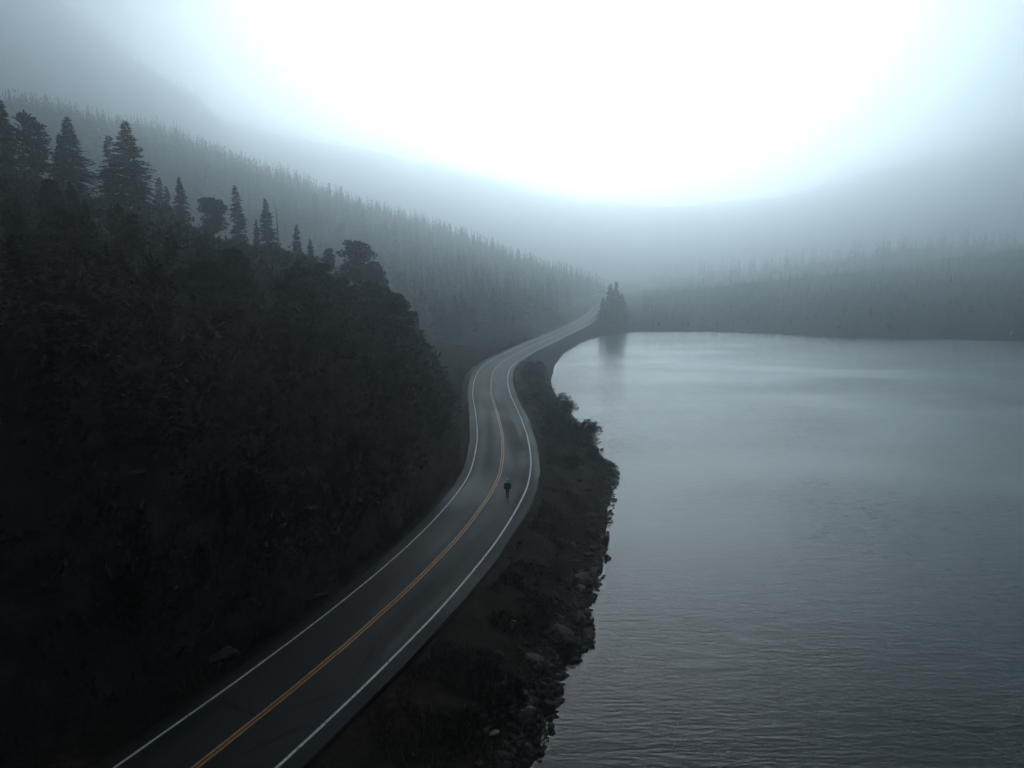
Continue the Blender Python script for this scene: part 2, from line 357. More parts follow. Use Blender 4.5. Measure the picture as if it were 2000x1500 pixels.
def spruce(seed, h=10.0, rad=1.9, base=0.08, step=0.33, dens=1.0, shape=1.0, gappy=0.15, spray=0.55):
    """trunk and crown meshes of a spruce or fir, h metres tall"""
    g = np.random.default_rng(seed); c = Q(); t = Q()
    bend = g.normal(0, 0.12, 2)
    ax = lambda z: np.array([bend[0] * (z / h) ** 2, bend[1] * (z / h) ** 2, z])
    zs = np.linspace(-0.5, h * 0.97, 7); t.tube([ax(z) for z in zs], [0.16 * (1 - z / h * .96) + .01 for z in zs])
    z = h * base; lob = g.uniform(0, 6.28)
    while z < h * 0.985:
        fz = (z - h * base) / (h * (1 - base))
        r0 = rad * (1 - fz) ** (0.85 * shape) * (0.55 + 0.45 * min(1, fz / 0.12)) + 0.08
        nb = max(3, int((5 + 6 * (1 - fz)) * dens))
        for b in range(nb):
            if g.random() < gappy: continue
            az = g.uniform(0, 2 * np.pi); l = r0 * g.uniform(0.45, 1.25) * (1 + 0.22 * math.sin(az * 2 + lob + z * .8))
            d = np.array([math.cos(az), math.sin(az), 0.0]); sd = np.array([-d[1], d[0], 0])
            up = 0.30 * fz + 0.02 + g.normal(0, 0.06); dr = 0.34 * (1 - fz) + 0.06
            k = max(2, int(l / 0.24)); tt = (np.arange(k) + g.random(k) * .7) / k
            P = ax(z + g.normal(0, 0.08)) + d * (tt * l)[:, None] + np.array([0, 0, 1.0]) * (up * tt * l - dr * tt ** 2 * l)[:, None]
            for side in (-1, 0, 1):
                kk = len(P); dev = side * g.uniform(0.5, 1.1, kk)[:, None]
                D = unit(d + sd * dev + np.array([0, 0, 1]) * g.normal(-0.12, 0.22, kk)[:, None])
                S = unit(np.cross(D, np.array([0, 0, 1.0])) + np.array([0, 0, 1]) * g.normal(0, 0.45, kk)[:, None])
                ln = spray * (0.65 + 0.5 * (1 - tt)) * g.uniform(0.6, 1.2, kk) * min(1, 0.35 + l)
                c.kites(P, D, S, ln, ln * g.uniform(0.35, 0.6, kk))
        z += step * g.uniform(0.7, 1.3) * (1 - 0.45 * fz)
    tip = ax(h * 0.96); k = 10
    D = unit(np.stack([g.normal(0, .25, k), g.normal(0, .25, k), np.ones(k)], 1)); S = unit(np.cross(D, [1.0, .2, 0]))
    c.kites(np.tile(tip, (k, 1)) - D * .2, D, S, g.uniform(.3, .75, k), np.full(k, .12))
    return t.mesh('trunk', M['bark']), c.mesh('crown', M['needles'])

def clump(q, g, c0, r, n, ln, flat=0.7, up=0.25):
    p = unit(g.normal(size=(n, 3))); rr = r * g.random(n)[:, None] ** 0.45
    P = c0 + p * rr * np.array([1, 1, flat])
    D = unit(p * 0.9 + g.normal(size=(n, 3)) * 0.55 + np.array([0, 0, up])); S = unit(np.cross(D, g.normal(size=(n, 3))))
    l = ln * g.uniform(0.5, 1.3, n); q.kites(P, D, S, l, l * g.uniform(.3, .6, n))

def pine(seed, h=9.0, rad=2.3, base=0.3, nl=26, flat_top=0.6, n=95, ln=0.42):
    """trunk with limbs and a rounded, clumpy crown"""
    g = np.random.default_rng(seed); c = Q(); t = Q()
    bend = g.normal(0, 0.35, 2); ax = lambda z: np.array([bend[0] * math.sin(z / h * 2), bend[1] * math.sin(z / h * 2.4), z])
    zs = np.linspace(-0.5, h * 0.93, 8); t.tube([ax(z) for z in zs], [0.19 * (1 - z / h * .85) + .015 for z in zs])
    for i in range(nl):
        fz = base + (1 - base) * ((i + g.random()) / nl); z = h * fz; q = (fz - base) / (1 - base)
        prof = math.sin(math.pi * min(1, 0.22 + 0.78 * q)) ** flat_top if q > .35 else 0.55 + q
        l = rad * prof * g.uniform(0.55, 1.1); az = i * 2.4 + g.normal(0, .4)
        a = ax(z * 0.96); d = np.array([math.cos(az), math.sin(az), 0.25 + 0.5 * q])
        e = a + d * l * 0.85
        t.tube([a, a + d * l * .45 + [0, 0, -.05 * l], e], [0.06, 0.045, 0.015], 5)
        for kq in range(2 if l > 1 else 1):
            cc = e - d * l * 0.38 * kq + g.normal(0, .15, 3)
            clump(c, g, cc, (0.5 + 0.22 * l) * g.uniform(.55, 1.05), n, ln, 0.62)
    clump(c, g, ax(h * .93), 0.6, n, ln, 0.8)
    return t.mesh('trunk', M['bark']), c.mesh('crown', M['pine_needles'])

def make_tree(name, meshes, label, cat, group=None):
    r = link(name, None); tag(r, label, cat, group)
    link('trunk', meshes[0], r); link('crown', meshes[1], r)
    return r

def bush(seed, rx=1.4, h=1.6, n=12, per=120, ln=0.24):
    g = np.random.default_rng(seed); c = Q(); t = Q()
    for i in range(n):
        az = g.uniform(0, 6.28); r = rx * g.random() ** .6; zz = h * (1 - 0.55 * (r / rx) ** 2) * g.uniform(.55, 1)
        e = np.array([math.cos(az) * r, math.sin(az) * r, zz])
        t.tube([np.array([e[0] * .1, e[1] * .1, -.3]), e * [.5, .5, .55], e], [.035, .025, .01], 5)
        clump(c, g, e * .93, g.uniform(.35, .6) * rx * .7, per, ln, .85, .35)
    return t.mesh('stem', M['bark']), c.mesh('foliage', M['bush'])

SPR = [spruce(11, 10, 1.9, .05, shape=1.1, dens=1.5, step=.28, spray=.68), spruce(12, 10, 2.3, .08, dens=1.6, gappy=.25, step=.31, spray=.66, shape=1.1), spruce(13, 10, 1.5, .04, shape=1.0, dens=1.4, step=.28, spray=.62),
       spruce(14, 10, 2.1, .10, gappy=.3, step=.36, dens=1.6, spray=.7, shape=1.05), spruce(15, 10, 1.7, .04, shape=1.0, gappy=.1, dens=1.4, step=.29, spray=.64)]
PIN = [pine(21, 9, 2.3, .25, nl=32, n=150, ln=.46), pine(22, 9, 3.0, .26, flat_top=.5, nl=30, n=105, ln=.44), pine(23, 9, 1.8, .20, nl=26, flat_top=.8, n=65, ln=.42)]

# --- trees standing clear against the mist on the near hillside: x, y, height, source, label, turn
HERO = [
 (-63.0, 88, 9.4, 'S', 0, 'tall dark spruce at the highest end of the crest, cut by the left picture edge', 1.3),
 (-61.6, 92, 9.4, 'P', 2, 'airy round-topped pine standing alone against the mist between two spruces on the crest', 1.25),
 (-58.1, 94, 10.1, 'S', 1, 'broad pale-tipped spruce on the crest with a narrower spruce pressed to its side', 1.2),
 (-56.1, 88, 7.9, 'S', 2, 'narrow dark spruce pressed against the broad pale-tipped spruce on the crest', 1.15),
 (-48.6, 86, 8.8, 'S', 3, 'ragged spruce with long low boughs beside the tallest spruce of the crest', 1.25),
 (-47.2, 88, 10.9, 'S', 1, 'tallest spruce of the crest, full and wide with layered boughs', 1.2),
 (-50.4, 100, 10.2, 'S', 2, 'slim mist-faded spruce just behind the tallest spruce, the shorter of a pair', 1.0),
 (-52.1, 106, 14.5, 'S', 2, 'slim mist-faded spruce just behind the tallest spruce, the taller of a pair', 0.8),
 (-43.3, 92, 6.0, 'S', 0, 'small pointed dark spruce left of the squat round pine on the crest', 1.0),
 (-40.5, 94, 5.9, 'P', 1, 'squat round-headed dark pine between two pointed spruces on the crest', 1.15),
 (-38.5, 98, 11.9, 'S', 2, 'slender greyish spruce right behind the squat round pine', 1.0),
 (-33.8, 92, 4.8, 'S', 4, 'very small thin spruce just left of the dead snag and its spruce', 0.8),
 (-32.7, 94, 9.5, 'S', 0, 'narrow-topped spruce with a bare dead snag at its side', 0.9),
 (-31.1, 93, 8.1, 'D', 0, 'bare dead snag standing close against a narrow-topped spruce', 1.0),
 (-31.1, 100, 11.4, 'S', 4, 'faint thin spruce fading in the mist right of the dead snag', 0.75),
 (-26.6, 92, 4.1, 'S', 4, 'short dark spruce on the falling crest left of the bushy pines', 1.1),
 (-23.6, 90, 3.6, 'P', 0, 'low bushy pine on the falling crest left of the large domed pine', 0.9),
 (-20.0, 87, 6.4, 'P', 1, 'large domed dark pine at the shoulder where the crest drops to the road', 1.15),
 (-18.0, 89, 6.2, 'P', 0, 'dark pine leaning out just right of the large domed pine', 1.0),
 (-16.2, 88, 4.9, 'S', 3, 'ragged short spruce below the domed pine on the steep shoulder', 1.2),
 (-14.3, 87, 3.7, 'P', 2, 'small bushy pine half way down the steep shoulder above the bend', 1.2),
 (-12.5, 86, 3.0, 'P', 0, 'low bushy pine on the cliff edge above the bend of the road', 1.1),
 (-11.2, 84.5, 2.2, 'P', 2, 'lowest small pine hanging on the cliff just above the bend', 1.3),
 (34.1, 257, 9.8, 'S', 4, 'misty spruce on the far lakeshore point, closest to the road of its clump', 1.4),
 (36.3, 256, 14.9, 'S', 0, 'tall misty spruce with a sharp tip in the clump on the far lakeshore point', 1.1),
 (39.7, 260, 15.6, 'S', 2, 'tallest misty spruce in the clump on the far lakeshore point', 1.2),
 (41.5, 257, 11.4, 'S', 4, 'misty spruce on the lake side of the clump on the far point', 1.3),
 (37.7, 253, 9.4, 'S', 1, 'short wide misty spruce in front of the clump on the far point', 1.1),
]
FILL= [(-14.5,64.3,3.8,2),(-28.9,100.7,3.5,6),(-16.3,50.2,5.7,0),(-24.9,35.2,6.0,1),(-9.1,59.8,2.5,1),(-20.8,40.3,6.5,7),(-11.9,49.3,2.8,3),(-32.3,100.4,4.8,3),(-23.7,37.1,3.8,3),(-10.0,72.9,2.6,1),(-25.4,57.5,3.8,4),(-12.4,53.9,4.2,2),(-39.7,100.0,4.4,7),(-11.6,64.0,5.6,3),(-9.9,55.9,3.5,0),(-17.8,63.2,5.0,5),(-21.4,96.8,5.9,2),(-18.7,37.2,6.1,3),(-10.1,67.4,3.6,1),(-17.7,56.3,5.6,5),(-35.6,46.1,4.0,4),(-13.1,44.4,2.0,2),(-8.5,68.9,3.0,7),(-18.3,32.3,2.5,3),(-19.0,50.7,4.3,2),(-16.6,34.4,2.1,3),(-23.5,41.6,4.8,4),(-12.1,68.9,4.8,6),(-37.3,47.8,3.7,3),(-34.3,51.5,3.8,0),(-19.0,47.0,5.6,3),(-20.3,34.4,6.0,2),(-15.2,96.0,4.9,7),(-9.2,75.6,2.0,3),(-23.7,28.2,5.1,7),(-9.6,57.8,2.7,2),(-14.3,60.0,6.0,2),(-14.4,102.0,4.7,6),(-14.5,80.6,3.9,7),(-31.4,102.3,4.5,5),(-20.7,36.6,3.6,1),(-15.9,76.3,4.2,0),(-32.0,40.9,4.5,1),(-18.4,98.9,4.1,3),(-19.4,43.8,3.0,0),(-27.4,39.9,4.2,6),(-24.0,97.7,7.7,1),(-16.3,37.2,3.0,2),(-38.6,58.3,4.1,5),(-42.9,102.7,6.7,4),(-13.4,76.3,4.5,6),(-14.0,74.0,3.1,2),(-8.9,63.9,2.9,2),(-29.0,46.7,4.3,1),(-25.7,102.1,5.1,4),(-47.9,102.9,3.9,0),(-25.0,30.0,4.8,1),(-14.3,93.1,4.0,1),(-27.2,99.1,3.5,4),(-23.1,94.6,5.8,4),(-16.2,42.5,3.0,1),(-22.3,101.1,8.5,3),(-36.7,59.7,4.7,2),(-27.7,103.4,6.0,3),(-13.5,42.3,3.2,7),(-37.5,52.4,4.1,3),(-18.3,95.6,3.7,5),(-12.3,46.3,3.1,6),(-30.9,37.2,4.2,2),(-28.1,54.7,4.1,4),(-22.4,32.5,5.0,2),(-25.2,42.6,3.6,1),(-28.2,44.2,3.9,7),(-23.8,53.5,5.1,4),(-20.5,103.1,7.2,2),(-15.2,39.1,3.2,7),(-15.2,98.6,5.1,7),(-11.2,51.6,3.2,7),(-16.4,65.6,4.5,5),(-30.5,43.4,4.6,4),(-32.3,53.1,4.1,4),(-26.1,32.8,4.1,6),(-17.1,52.9,6.8,2),(-13.0,61.8,4.6,4),(-11.0,76.3,3.4,4),(-16.7,48.2,3.0,7),(-14.7,46.2,5.7,2),(-31.6,45.2,4.0,3),(-18.2,41.3,3.1,1),(-17.9,59.9,4.6,2),(-21.3,49.0,3.8,6),(-23.1,55.9,3.8,1),(-18.1,30.2,3.5,7),(-13.1,67.1,4.1,4),(-37.7,103.7,6.7,3),(-13.0,57.3,3.5,3),(-23.1,104.0,4.7,6),(-18.9,89.6,4.1,3),(-25.9,96.0,4.4,4),(-27.0,49.7,4.3,7),(-30.0,49.4,5.0,0),(-16.0,71.9,4.7,3),(-28.0,37.4,4.8,0),(-13.6,47.8,2.7,4),(-14.5,91.0,3.1,6),(-10.4,62.3,2.6,3),(-15.6,58.4,2.7,0),(-38.6,49.3,4.0,2),(-17.2,101.0,6.8,2),(-18.5,93.4,5.1,3),(-20.8,67.1,3.6,7),(-54.8,103.7,3.6,7),(-33.8,97.7,3.8,1),(-12.8,89.1,2.7,2),(-9.4,71.0,3.0,7),(-35.6,103.7,4.7,5),(-10.9,60.1,2.5,6),(-30.3,54.0,4.5,7),(-35.8,57.2,4.7,0),(-15.2,54.8,5.1,6),(-14.3,70.7,4.3,6),(-39.7,103.1,3.6,3),(-16.7,45.2,3.5,0),(-36.4,98.0,4.1,6),(-20.9,52.6,5.3,5),(-23.5,47.7,5.1,4),(-14.0,52.6,3.6,3),(-44.4,100.1,4.3,2),(-19.6,61.7,3.6,3),(-11.9,55.6,2.1,0)]
MID= [(-109.8,452.0,14.8),(-87.2,452.0,9.9),(-99.3,455.0,10.9),(-47.7,456.0,15.5),(-44.1,450.0,16.0),(-40.9,454.0,14.7),(-33.3,455.0,13.3),(-24.8,450.0,13.0),(-13.3,452.0,15.7),(-4.6,450.0,12.8),(3.3,448.0,13.9),(11.4,440.0,13.4),(16.2,440.0,12.2),(27.1,430.0,8.0),(-135.1,440.0,16.8),(-117.4,450.0,15.1),(-107.5,380.0,8.3),(-108.2,340.0,13.0),(-112.7,300.0,12.7),(-111.1,290.0,9.6),(-22.0,196.7,11.9),(-1.9,327.0,10.0),(-39.4,350.6,10.0),(-60.3,172.0,12.3),(-84.3,224.8,9.3),(-14.2,372.6,8.5),(-22.5,286.6,13.8),(-25.5,188.4,12.5),(-86.9,411.6,11.2),(-11.3,308.7,8.8),(-9.7,318.9,8.0),(-9.6,232.1,13.0),(-30.9,320.6,13.9),(-16.1,306.3,7.6),(-6.1,223.1,13.7),(-78.3,364.4,13.7),(-45.8,390.8,11.1),(-37.6,293.6,8.0),(-64.7,328.8,11.0),(-45.8,427.5,8.4),(13.8,410.2,7.3),(-90.7,194.2,12.4),(-66.2,386.0,7.2),(-24.6,337.8,10.1),(-53.7,162.3,10.9),(-13.7,263.0,12.6),(-7.2,260.1,9.6),(-71.5,441.8,8.2),(32.0,419.4,8.6),(-55.7,297.9,7.8),(15.2,283.5,13.5),(41.0,433.7,13.5),(-14.7,292.1,9.3),(-93.6,184.6,10.9),(-47.7,134.1,7.3),(-52.8,345.0,10.3),(-121.0,268.1,9.9),(-12.1,280.1,12.9),(-21.9,367.0,13.1),(-2.2,257.0,13.9),(-61.2,181.9,10.7),(-70.8,289.5,13.9),(-40.0,196.7,14.0),(-31.2,266.6,10.6),(-30.5,408.3,9.3),(-43.8,432.1,8.3),(-35.1,173.8,9.4),(-74.4,252.6,9.2),(-67.5,319.1,11.8),(-58.9,135.0,10.3),(-41.3,204.5,8.4),(-107.1,316.0,12.8),(-8.9,267.0,12.4),(14.9,327.8,7.7),(18.9,353.6,12.0),(-73.2,139.6,10.1),(-79.1,428.7,10.5),(-98.3,258.3,8.3),(-40.3,153.4,13.6),(-61.4,310.5,10.0),(-104.4,374.8,12.2),(-91.5,281.1,9.2),(-101.1,313.0,12.7),(-18.7,253.8,10.7),(-76.7,227.9,8.6),(-15.5,407.1,10.2),(-14.8,237.3,11.8),(-26.1,426.2,13.2),(-24.6,288.7,11.1),(-51.1,376.6,9.9),(-113.8,240.4,10.3),(-51.4,154.2,9.4),(-53.6,138.4,13.7),(-17.5,326.9,13.1),(-77.7,169.0,7.6),(-36.2,393.4,10.5),(-44.4,200.6,10.4),(-50.9,310.9,7.2),(-18.9,447.0,10.2),(-99.0,381.8,11.3),(-72.1,242.2,8.5),(-83.9,168.8,10.4),(-14.0,196.6,12.2),(-47.4,230.4,8.5),(-27.3,377.4,8.3),(22.3,347.1,12.0),(-110.9,352.0,10.1),(-81.3,223.3,7.9),(-20.5,233.6,11.7),(1.4,265.8,8.8),(-90.3,321.8,9.3),(-79.9,408.7,8.4),(-36.9,343.3,9.7),(-17.9,179.6,12.1),(-105.2,352.0,7.0),(-63.0,303.6,8.4),(-65.2,419.2,9.5),(-64.9,179.4,11.8),(-37.7,223.2,8.3),(-49.4,341.7,10.1),(-92.5,255.5,11.7),(-62.2,425.3,11.2),(-32.6,204.2,13.5),(-58.6,347.7,10.1),(-70.9,281.5,13.3),(-126.6,260.0,11.6),(-62.5,347.7,12.5),(-10.7,424.4,7.6),(-106.1,225.9,9.8),(-15.3,322.6,9.9),(17.4,345.4,11.3),(21.8,410.9,11.2),(-63.2,129.1,9.5),(-16.0,189.5,12.4),(1.7,279.1,7.7),(3.3,297.4,7.6),(-87.6,193.0,9.4),(-13.0,270.4,7.1),(-81.0,207.5,7.9),(-45.3,357.8,8.4),(-6.4,370.3,8.6),(-85.9,236.4,11.6),(8.7,301.5,12.6),(-67.6,330.8,10.2),(-85.9,406.2,7.8),(-30.1,381.6,8.9),(-21.2,305.1,12.5),(-69.2,146.0,8.4),(-73.0,212.2,10.1),(-10.8,401.7,10.6),(-42.3,314.6,12.6),(-92.4,350.1,8.4),(48.1,442.6,13.9),(12.0,274.6,11.6),(-69.1,353.2,10.1),(-63.1,372.7,12.0),(-36.7,328.8,11.0),(-68.6,305.2,7.5),(-82.6,426.5,13.5),(-49.0,338.4,11.7),(23.6,419.3,11.1),(-59.6,213.4,12.1),(-32.9,241.1,10.8),(-50.4,367.5,11.7),(-23.3,182.3,7.4)]
def place(r, x, y, h, h0, turn, wide=1.0):
    s = h / h0; r.location = (x, y, tz(x, y) - 0.1); r.rotation_euler = (.035 * math.sin(turn * 7), .035 * math.cos(turn * 5), turn); r.scale = (s * wide, s * wide, s)

def snag(h=8.0):
    g = np.random.default_rng(41); t = Q()
    t.tube([(0, 0, -.4), (.05, .03, h * .4), (.16, .05, h * .75), (.2, .1, h)], [.13, .1, .06, .015])
    for i in range(14):
        z = h * g.uniform(.3, .93); az = g.uniform(0, 6.28); l = g.uniform(.3, .9); d = np.array([math.cos(az), math.sin(az), .15])
        a = np.array([.2 * z / h, .1 * z / h, z]); t.tube([a, a + d * l], [.03, .008], 4)
    return t.mesh('trunk', M['dead_wood'])

for i, (x, y, h, kd, k, label, wide) in enumerate(HERO):
    if kd == 'D':
        o = link('dead_tree', snag()); tag(o, label, 'tree'); place(o, x, y, h, 8.0, 0.6); continue
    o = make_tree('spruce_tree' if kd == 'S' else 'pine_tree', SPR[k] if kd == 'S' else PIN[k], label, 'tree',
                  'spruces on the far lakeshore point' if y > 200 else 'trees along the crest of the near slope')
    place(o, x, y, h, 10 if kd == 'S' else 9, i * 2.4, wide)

# --- the wooded slope left of the road, every tree on its own
first_s = first_p = None
for i, (x, y, h, k) in enumerate(FILL):
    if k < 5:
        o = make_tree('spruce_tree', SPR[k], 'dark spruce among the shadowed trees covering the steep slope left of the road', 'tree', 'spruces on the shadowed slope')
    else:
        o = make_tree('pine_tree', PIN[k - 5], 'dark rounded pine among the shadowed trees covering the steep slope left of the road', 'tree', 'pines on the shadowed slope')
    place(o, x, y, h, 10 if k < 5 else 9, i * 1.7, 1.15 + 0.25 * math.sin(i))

# --- misty slope beyond the bend: the clearest trees on their own, the rest one wood
def small_spruce(seed):
    t, c = spruce(seed, 10, 1.7, .04, step=.45, dens=1.0, spray=.9, gappy=.1)
    v, f = [], []
    for me in (t, c):
        n = len(v); v += [tuple(q.co) for q in me.vertices]; f += [tuple(a + n for a in p.vertices) for p in me.polygons]
    me = mesh_np('spruce', v, f, [M['bark'], M['needles']], [0] * len(t.polygons) + [1] * len(c.polygons))
    return me
SM = [small_spruce(60 + k) for k in range(4)]
for i, (x, y, h) in enumerate(MID):
    o = link('spruce_tree', SM[i % 4])
    if i < 20: tag(o, 'grey spruce tip showing on the skyline of the misty slope beyond the bend', 'tree', 'spruces on the misty skyline')
    else: tag(o, 'grey mist-faded spruce on the forested slope beyond the bend of the road', 'tree', 'spruces on the misty slope')
    place(o, x, y, h, 10, i * 2.1, 0.95 + 0.2 * math.sin(i * 1.3))

def wood(name, P, H, label, seed, per=42):
    g = np.random.default_rng(seed); n = len(P)
    q = (np.arange(per) + g.random((n, per))) / per                        # height up the crown
    az = g.random((n, per)) * 2 * np.pi; r = (1 - q) ** .9 * .22 * H[:, None] * g.uniform(.7, 1.25, (n, per)) + .12
    z = (0.04 + 0.93 * q) * H[:, None]; ca, sa = np.cos(az), np.sin(az)
    base = np.stack([P[:, 0, None] + 0 * z, P[:, 1, None] + 0 * z, P[:, 2, None] + z + .25 * r], -1)
    D = unit(np.stack([ca, sa, -.45 + 0 * ca], -1)); S = np.stack([-sa, ca, 0 * ca], -1)
    wd = (r * .85)[..., None]; ln = r[..., None]
    top = np.stack([P[:, 0], P[:, 1], P[:, 2]], -1)
    V = np.stack([base, base + D * ln * .6 + S * wd * .5, base + D * ln, base + D * ln * .6 - S * wd * .5], 2).reshape(-1, 3)
    # leader shoots
    a2 = g.random((n, 2)) * 3.14; w2 = .022 * H[:, None]; T = top[:, None, :] + np.stack([0 * a2, 0 * a2, .86 * H[:, None] + 0 * a2], -1)
    sx = np.stack([np.cos(a2), np.sin(a2), 0 * a2], -1) * w2[..., None]; up = np.stack([0 * a2, 0 * a2, .16 * H[:, None] + 0 * a2], -1)
    V2 = np.stack([T - sx, T + sx, T + up + sx * .1, T + up - sx * .1], 2).reshape(-1, 3)
    V = np.concatenate([V, V2]); k = len(V) // 4
    me = bpy.data.meshes.new(name); me.vertices.add(len(V)); me.vertices.foreach_set('co', V.astype(np.float32).ravel())
    me.loops.add(4 * k); me.loops.foreach_set('vertex_index', np.arange(4 * k, dtype=np.int32))
    me.polygons.add(k); me.polygons.foreach_set('loop_start', np.arange(0, 4 * k, 4, dtype=np.int32))
    me.materials.append(M['needles']); me.update(calc_edges=True); me.validate()
    o = link(name, me); tag(o, label, 'forest', kind='stuff'); return o

gw = np.random.default_rng(77)
def scatter(n, xf, yf, keep, hmin, hmax):
    X = xf(n); Y = yf(n); Z = terrain(X, Y); k = keep(X, Y, Z); X, Y, Z = X[k], Y[k], Z[k]
    return np.stack([X, Y, Z], 1), gw.uniform(hmin, hmax, len(X))
# behind the bend
def keep_mid(X, Y, Z):
    u = X - xc(Y); return (u < -16 - 12 * (Y < 190)) & (Z > 0.4) & ((Y > 128) | (u < -70))
P, H = scatter(11500, lambda n: -370 + 440 * gw.random(n), lambda n: 112 + 420 * gw.random(n), keep_mid, 6, 13)
wood('forest', P, H, 'dense misty conifer wood on the slope beyond the bend', 1)
# valley head and high ridges
P, H = scatter(5200, lambda n: -1100 + 1700 * gw.random(n), lambda n: 540 + 900 * gw.random(n), lambda X, Y, Z: (Z > 6) & (np.abs(X - xc(Y)) > 14) & (X / Y > -.95), 11, 19)
wood('forest', P, H, 'faint conifer wood on the high ridge behind the misty slope', 2, 26)
# hillside across the lake
P, H = scatter(11000, lambda n: 45 + 750 * gw.random(n) ** 1.2, lambda n: 195 + 480 * gw.random(n) ** 1.4, lambda X, Y, Z: (Z > WATER_Z + .6) & (X - xc(Y) > 22) & (X / Y < 1.05), 2.5, 5.5)
wood('forest', P, H, 'faint conifer wood on the hillside across the lake', 3, 30)

# ------------------------------------------------------------------ bushes on the lake bank
BU = [bush(31, 1.5, 1.9, 14, 150), bush(32, 1.9, 1.7, 18, 150), bush(33, 1.1, 1.3, 10, 120)]
BUSHES = [
 (7.2, 100.5, 0, 1.35, 'upright dark bush at the water edge beyond the larger bush mass'),
 (8.6, 86.0, 1, 1.25, 'large dark bush overhanging the water on the bank past the rocky point'),
 (7.4, 83.0, 1, 1.0, 'wide low bush between the road and the large overhanging bush'),
 (9.2, 82.2, 2, 1.2, 'small bush where the bush mass meets the rocky point'),
 (6.1, 90.5, 1, 1.0, 'low bush on the bank behind the large overhanging bush'),
 (5.4, 97.0, 2, 1.2, 'small round bush just in front of the upright water-edge bush'),
 (4.6, 108.0, 2, 1.2, 'small bush beside the road edge beyond the upright bush'),
 (4.9, 118.0, 1, 0.9, 'wide dull bush on the bank where the road bends away, nearest of three'),
 (3.8, 127.0, 1, 1.1, 'wide dull bush on the bank where the road bends away, middle of three'),
 (4.9, 139.0, 1, 1.1, 'wide dull bush on the bank where the road bends away, farthest of three'),
 (9.4, 76.0, 2, 0.8, 'low scrubby bush on top of the rocky point'),
 (6.9, 72.0, 2, 0.8, 'low scrubby bush on the bank inland of the rocky point'),
]
for i, (x, y, k, s, label) in enumerate(BUSHES):
    r = link('bush', None); tag(r, label, 'bush', 'bushes along the lake bank')
    link('stem', BU[k][0], r); link('foliage', BU[k][1], r)
    r.location = (x, y, max(tz(x, y), WATER_Z + .1) - .05); r.rotation_euler = (0, 0, i * 1.9); r.scale = (s * 1.2,) * 3

# ------------------------------------------------------------------ rocks
def rock_mesh(seed, m):
    g = np.random.default_rng(seed); bm = bmesh.new(); bmesh.ops.create_icosphere(bm, subdivisions=3, radius=0.5)
    pl = unit(g.normal(size=(13, 3))); off = g.uniform(.26, .46, 13)
    for v in bm.verts:
        p = np.array(v.co)
        for n_, o_ in zip(pl, off):
            d = p @ n_ - o_
            if d > 0: p = p - n_ * d * .93
        v.co = p * (1 + .05 * g.normal())
    me = bpy.data.meshes.new('rock'); bm.to_mesh(me); bm.free(); me.materials.append(m); return me
RK = [rock_mesh(100 + k, M['rock']) for k in range(9)]
RED = [rock_mesh(120 + k, M['red_rock']) for k in range(2)]; PALE = [rock_mesh(130, M['pale_rock'])]
gr = np.random.default_rng(9)
def put_rock(me, x, y, s, label, group=None, flat=.7, sink=.25, stretch=1.0, turn=None, z=None):
    o = link('rock', me); tag(o, label, 'rock', group)
    zz = tz(x, y) if z is None else z
    o.location = (x, y, zz + s * flat * (.5 - sink)); o.rotation_euler = (gr.normal(0, .25), gr.normal(0, .25), gr.uniform(0, 6.28) if turn is None else turn)
    o.scale = (s * stretch, s, s * flat); return o
def shore_at(t):                                       # t = y along the near shore
    i = np.interp(t, SHORE[:24, 1], np.arange(24)); return np.interp(i, np.arange(24), SHORE[:24, 0])
for i in range(235):
    y = 24 + 62 * gr.random() ** 1.25 if i < 205 else gr.uniform(86, 150)
    x = float(shore_at(y)) + gr.normal(-.45, .45); s = float(np.clip(gr.lognormal(-.75, .45), .18, 1.2))
    put_rock(RK[i % 9], x, y, s, 'dark angular rock in the rubble lining the lake edge', 'rocks along the lake edge', gr.uniform(.5, .85), .22, gr.uniform(.8, 1.5), z=max(tz(x, y), WATER_Z - .12))
for i in range(55):
    y = gr.uniform(24, 84); sx_ = float(shore_at(y)); x = sx_ - gr.uniform(.8, 3.8) ; s = float(np.clip(gr.lognormal(-1.3, .45), .12, .6))
    if x < float(xc(y)) + 5.0: continue
    put_rock(RK[(i * 4) % 9], x, y, s, 'small dark stone scattered on the bank between road and lake edge', 'stones on the bank', gr.uniform(.5, .85), .3, gr.uniform(.8, 1.4))
for (x, y, s, me, fl, st, label) in [
    (7.35, 52.7, .62, RK[2], .8, 1.1, 'small dark rock standing alone in the water just off the shore'),
    (11.5, 73.3, 1.1, RK[4], .6, 1.5, 'flat dark rock at the outermost tip of the rocky point'),
    (11.1, 70.6, 1.0, RK[6], .6, 1.2, 'dark block just on the near side of the outermost tip of the point'),
    (3.2, 38.9, .8, RED[0], .5, 1.9, 'long reddish rock lying in the bank rubble'),
    (4.75, 39.4, .9, RED[1], .8, 1.1, 'reddish rock right on the water line'),
    (1.25, 35.6, .7, RED[0], .6, 1.7, 'reddish slab low on the bank inland of the water line'),
    (5.5, 46.5, .7, RED[1], .8, 1.2, 'reddish rounded rock near a bump of the shoreline'),
    (0.9, 31.6, .5, PALE[0], .6, 1.4, 'pale stone close to the water near the bottom of the photo'),
    (-0.9, 29.4, .45, PALE[0], .6, 1.6, 'pale stone up the bank near the bottom of the photo'),
    (0.1, 38.4, .32, PALE[0], .7, 1.1, 'small pale stone alone in the middle of the bank')]:
    put_rock(me, x, y, s, label, None, fl, .2, st, z=max(tz(x, y), WATER_Z - .1))
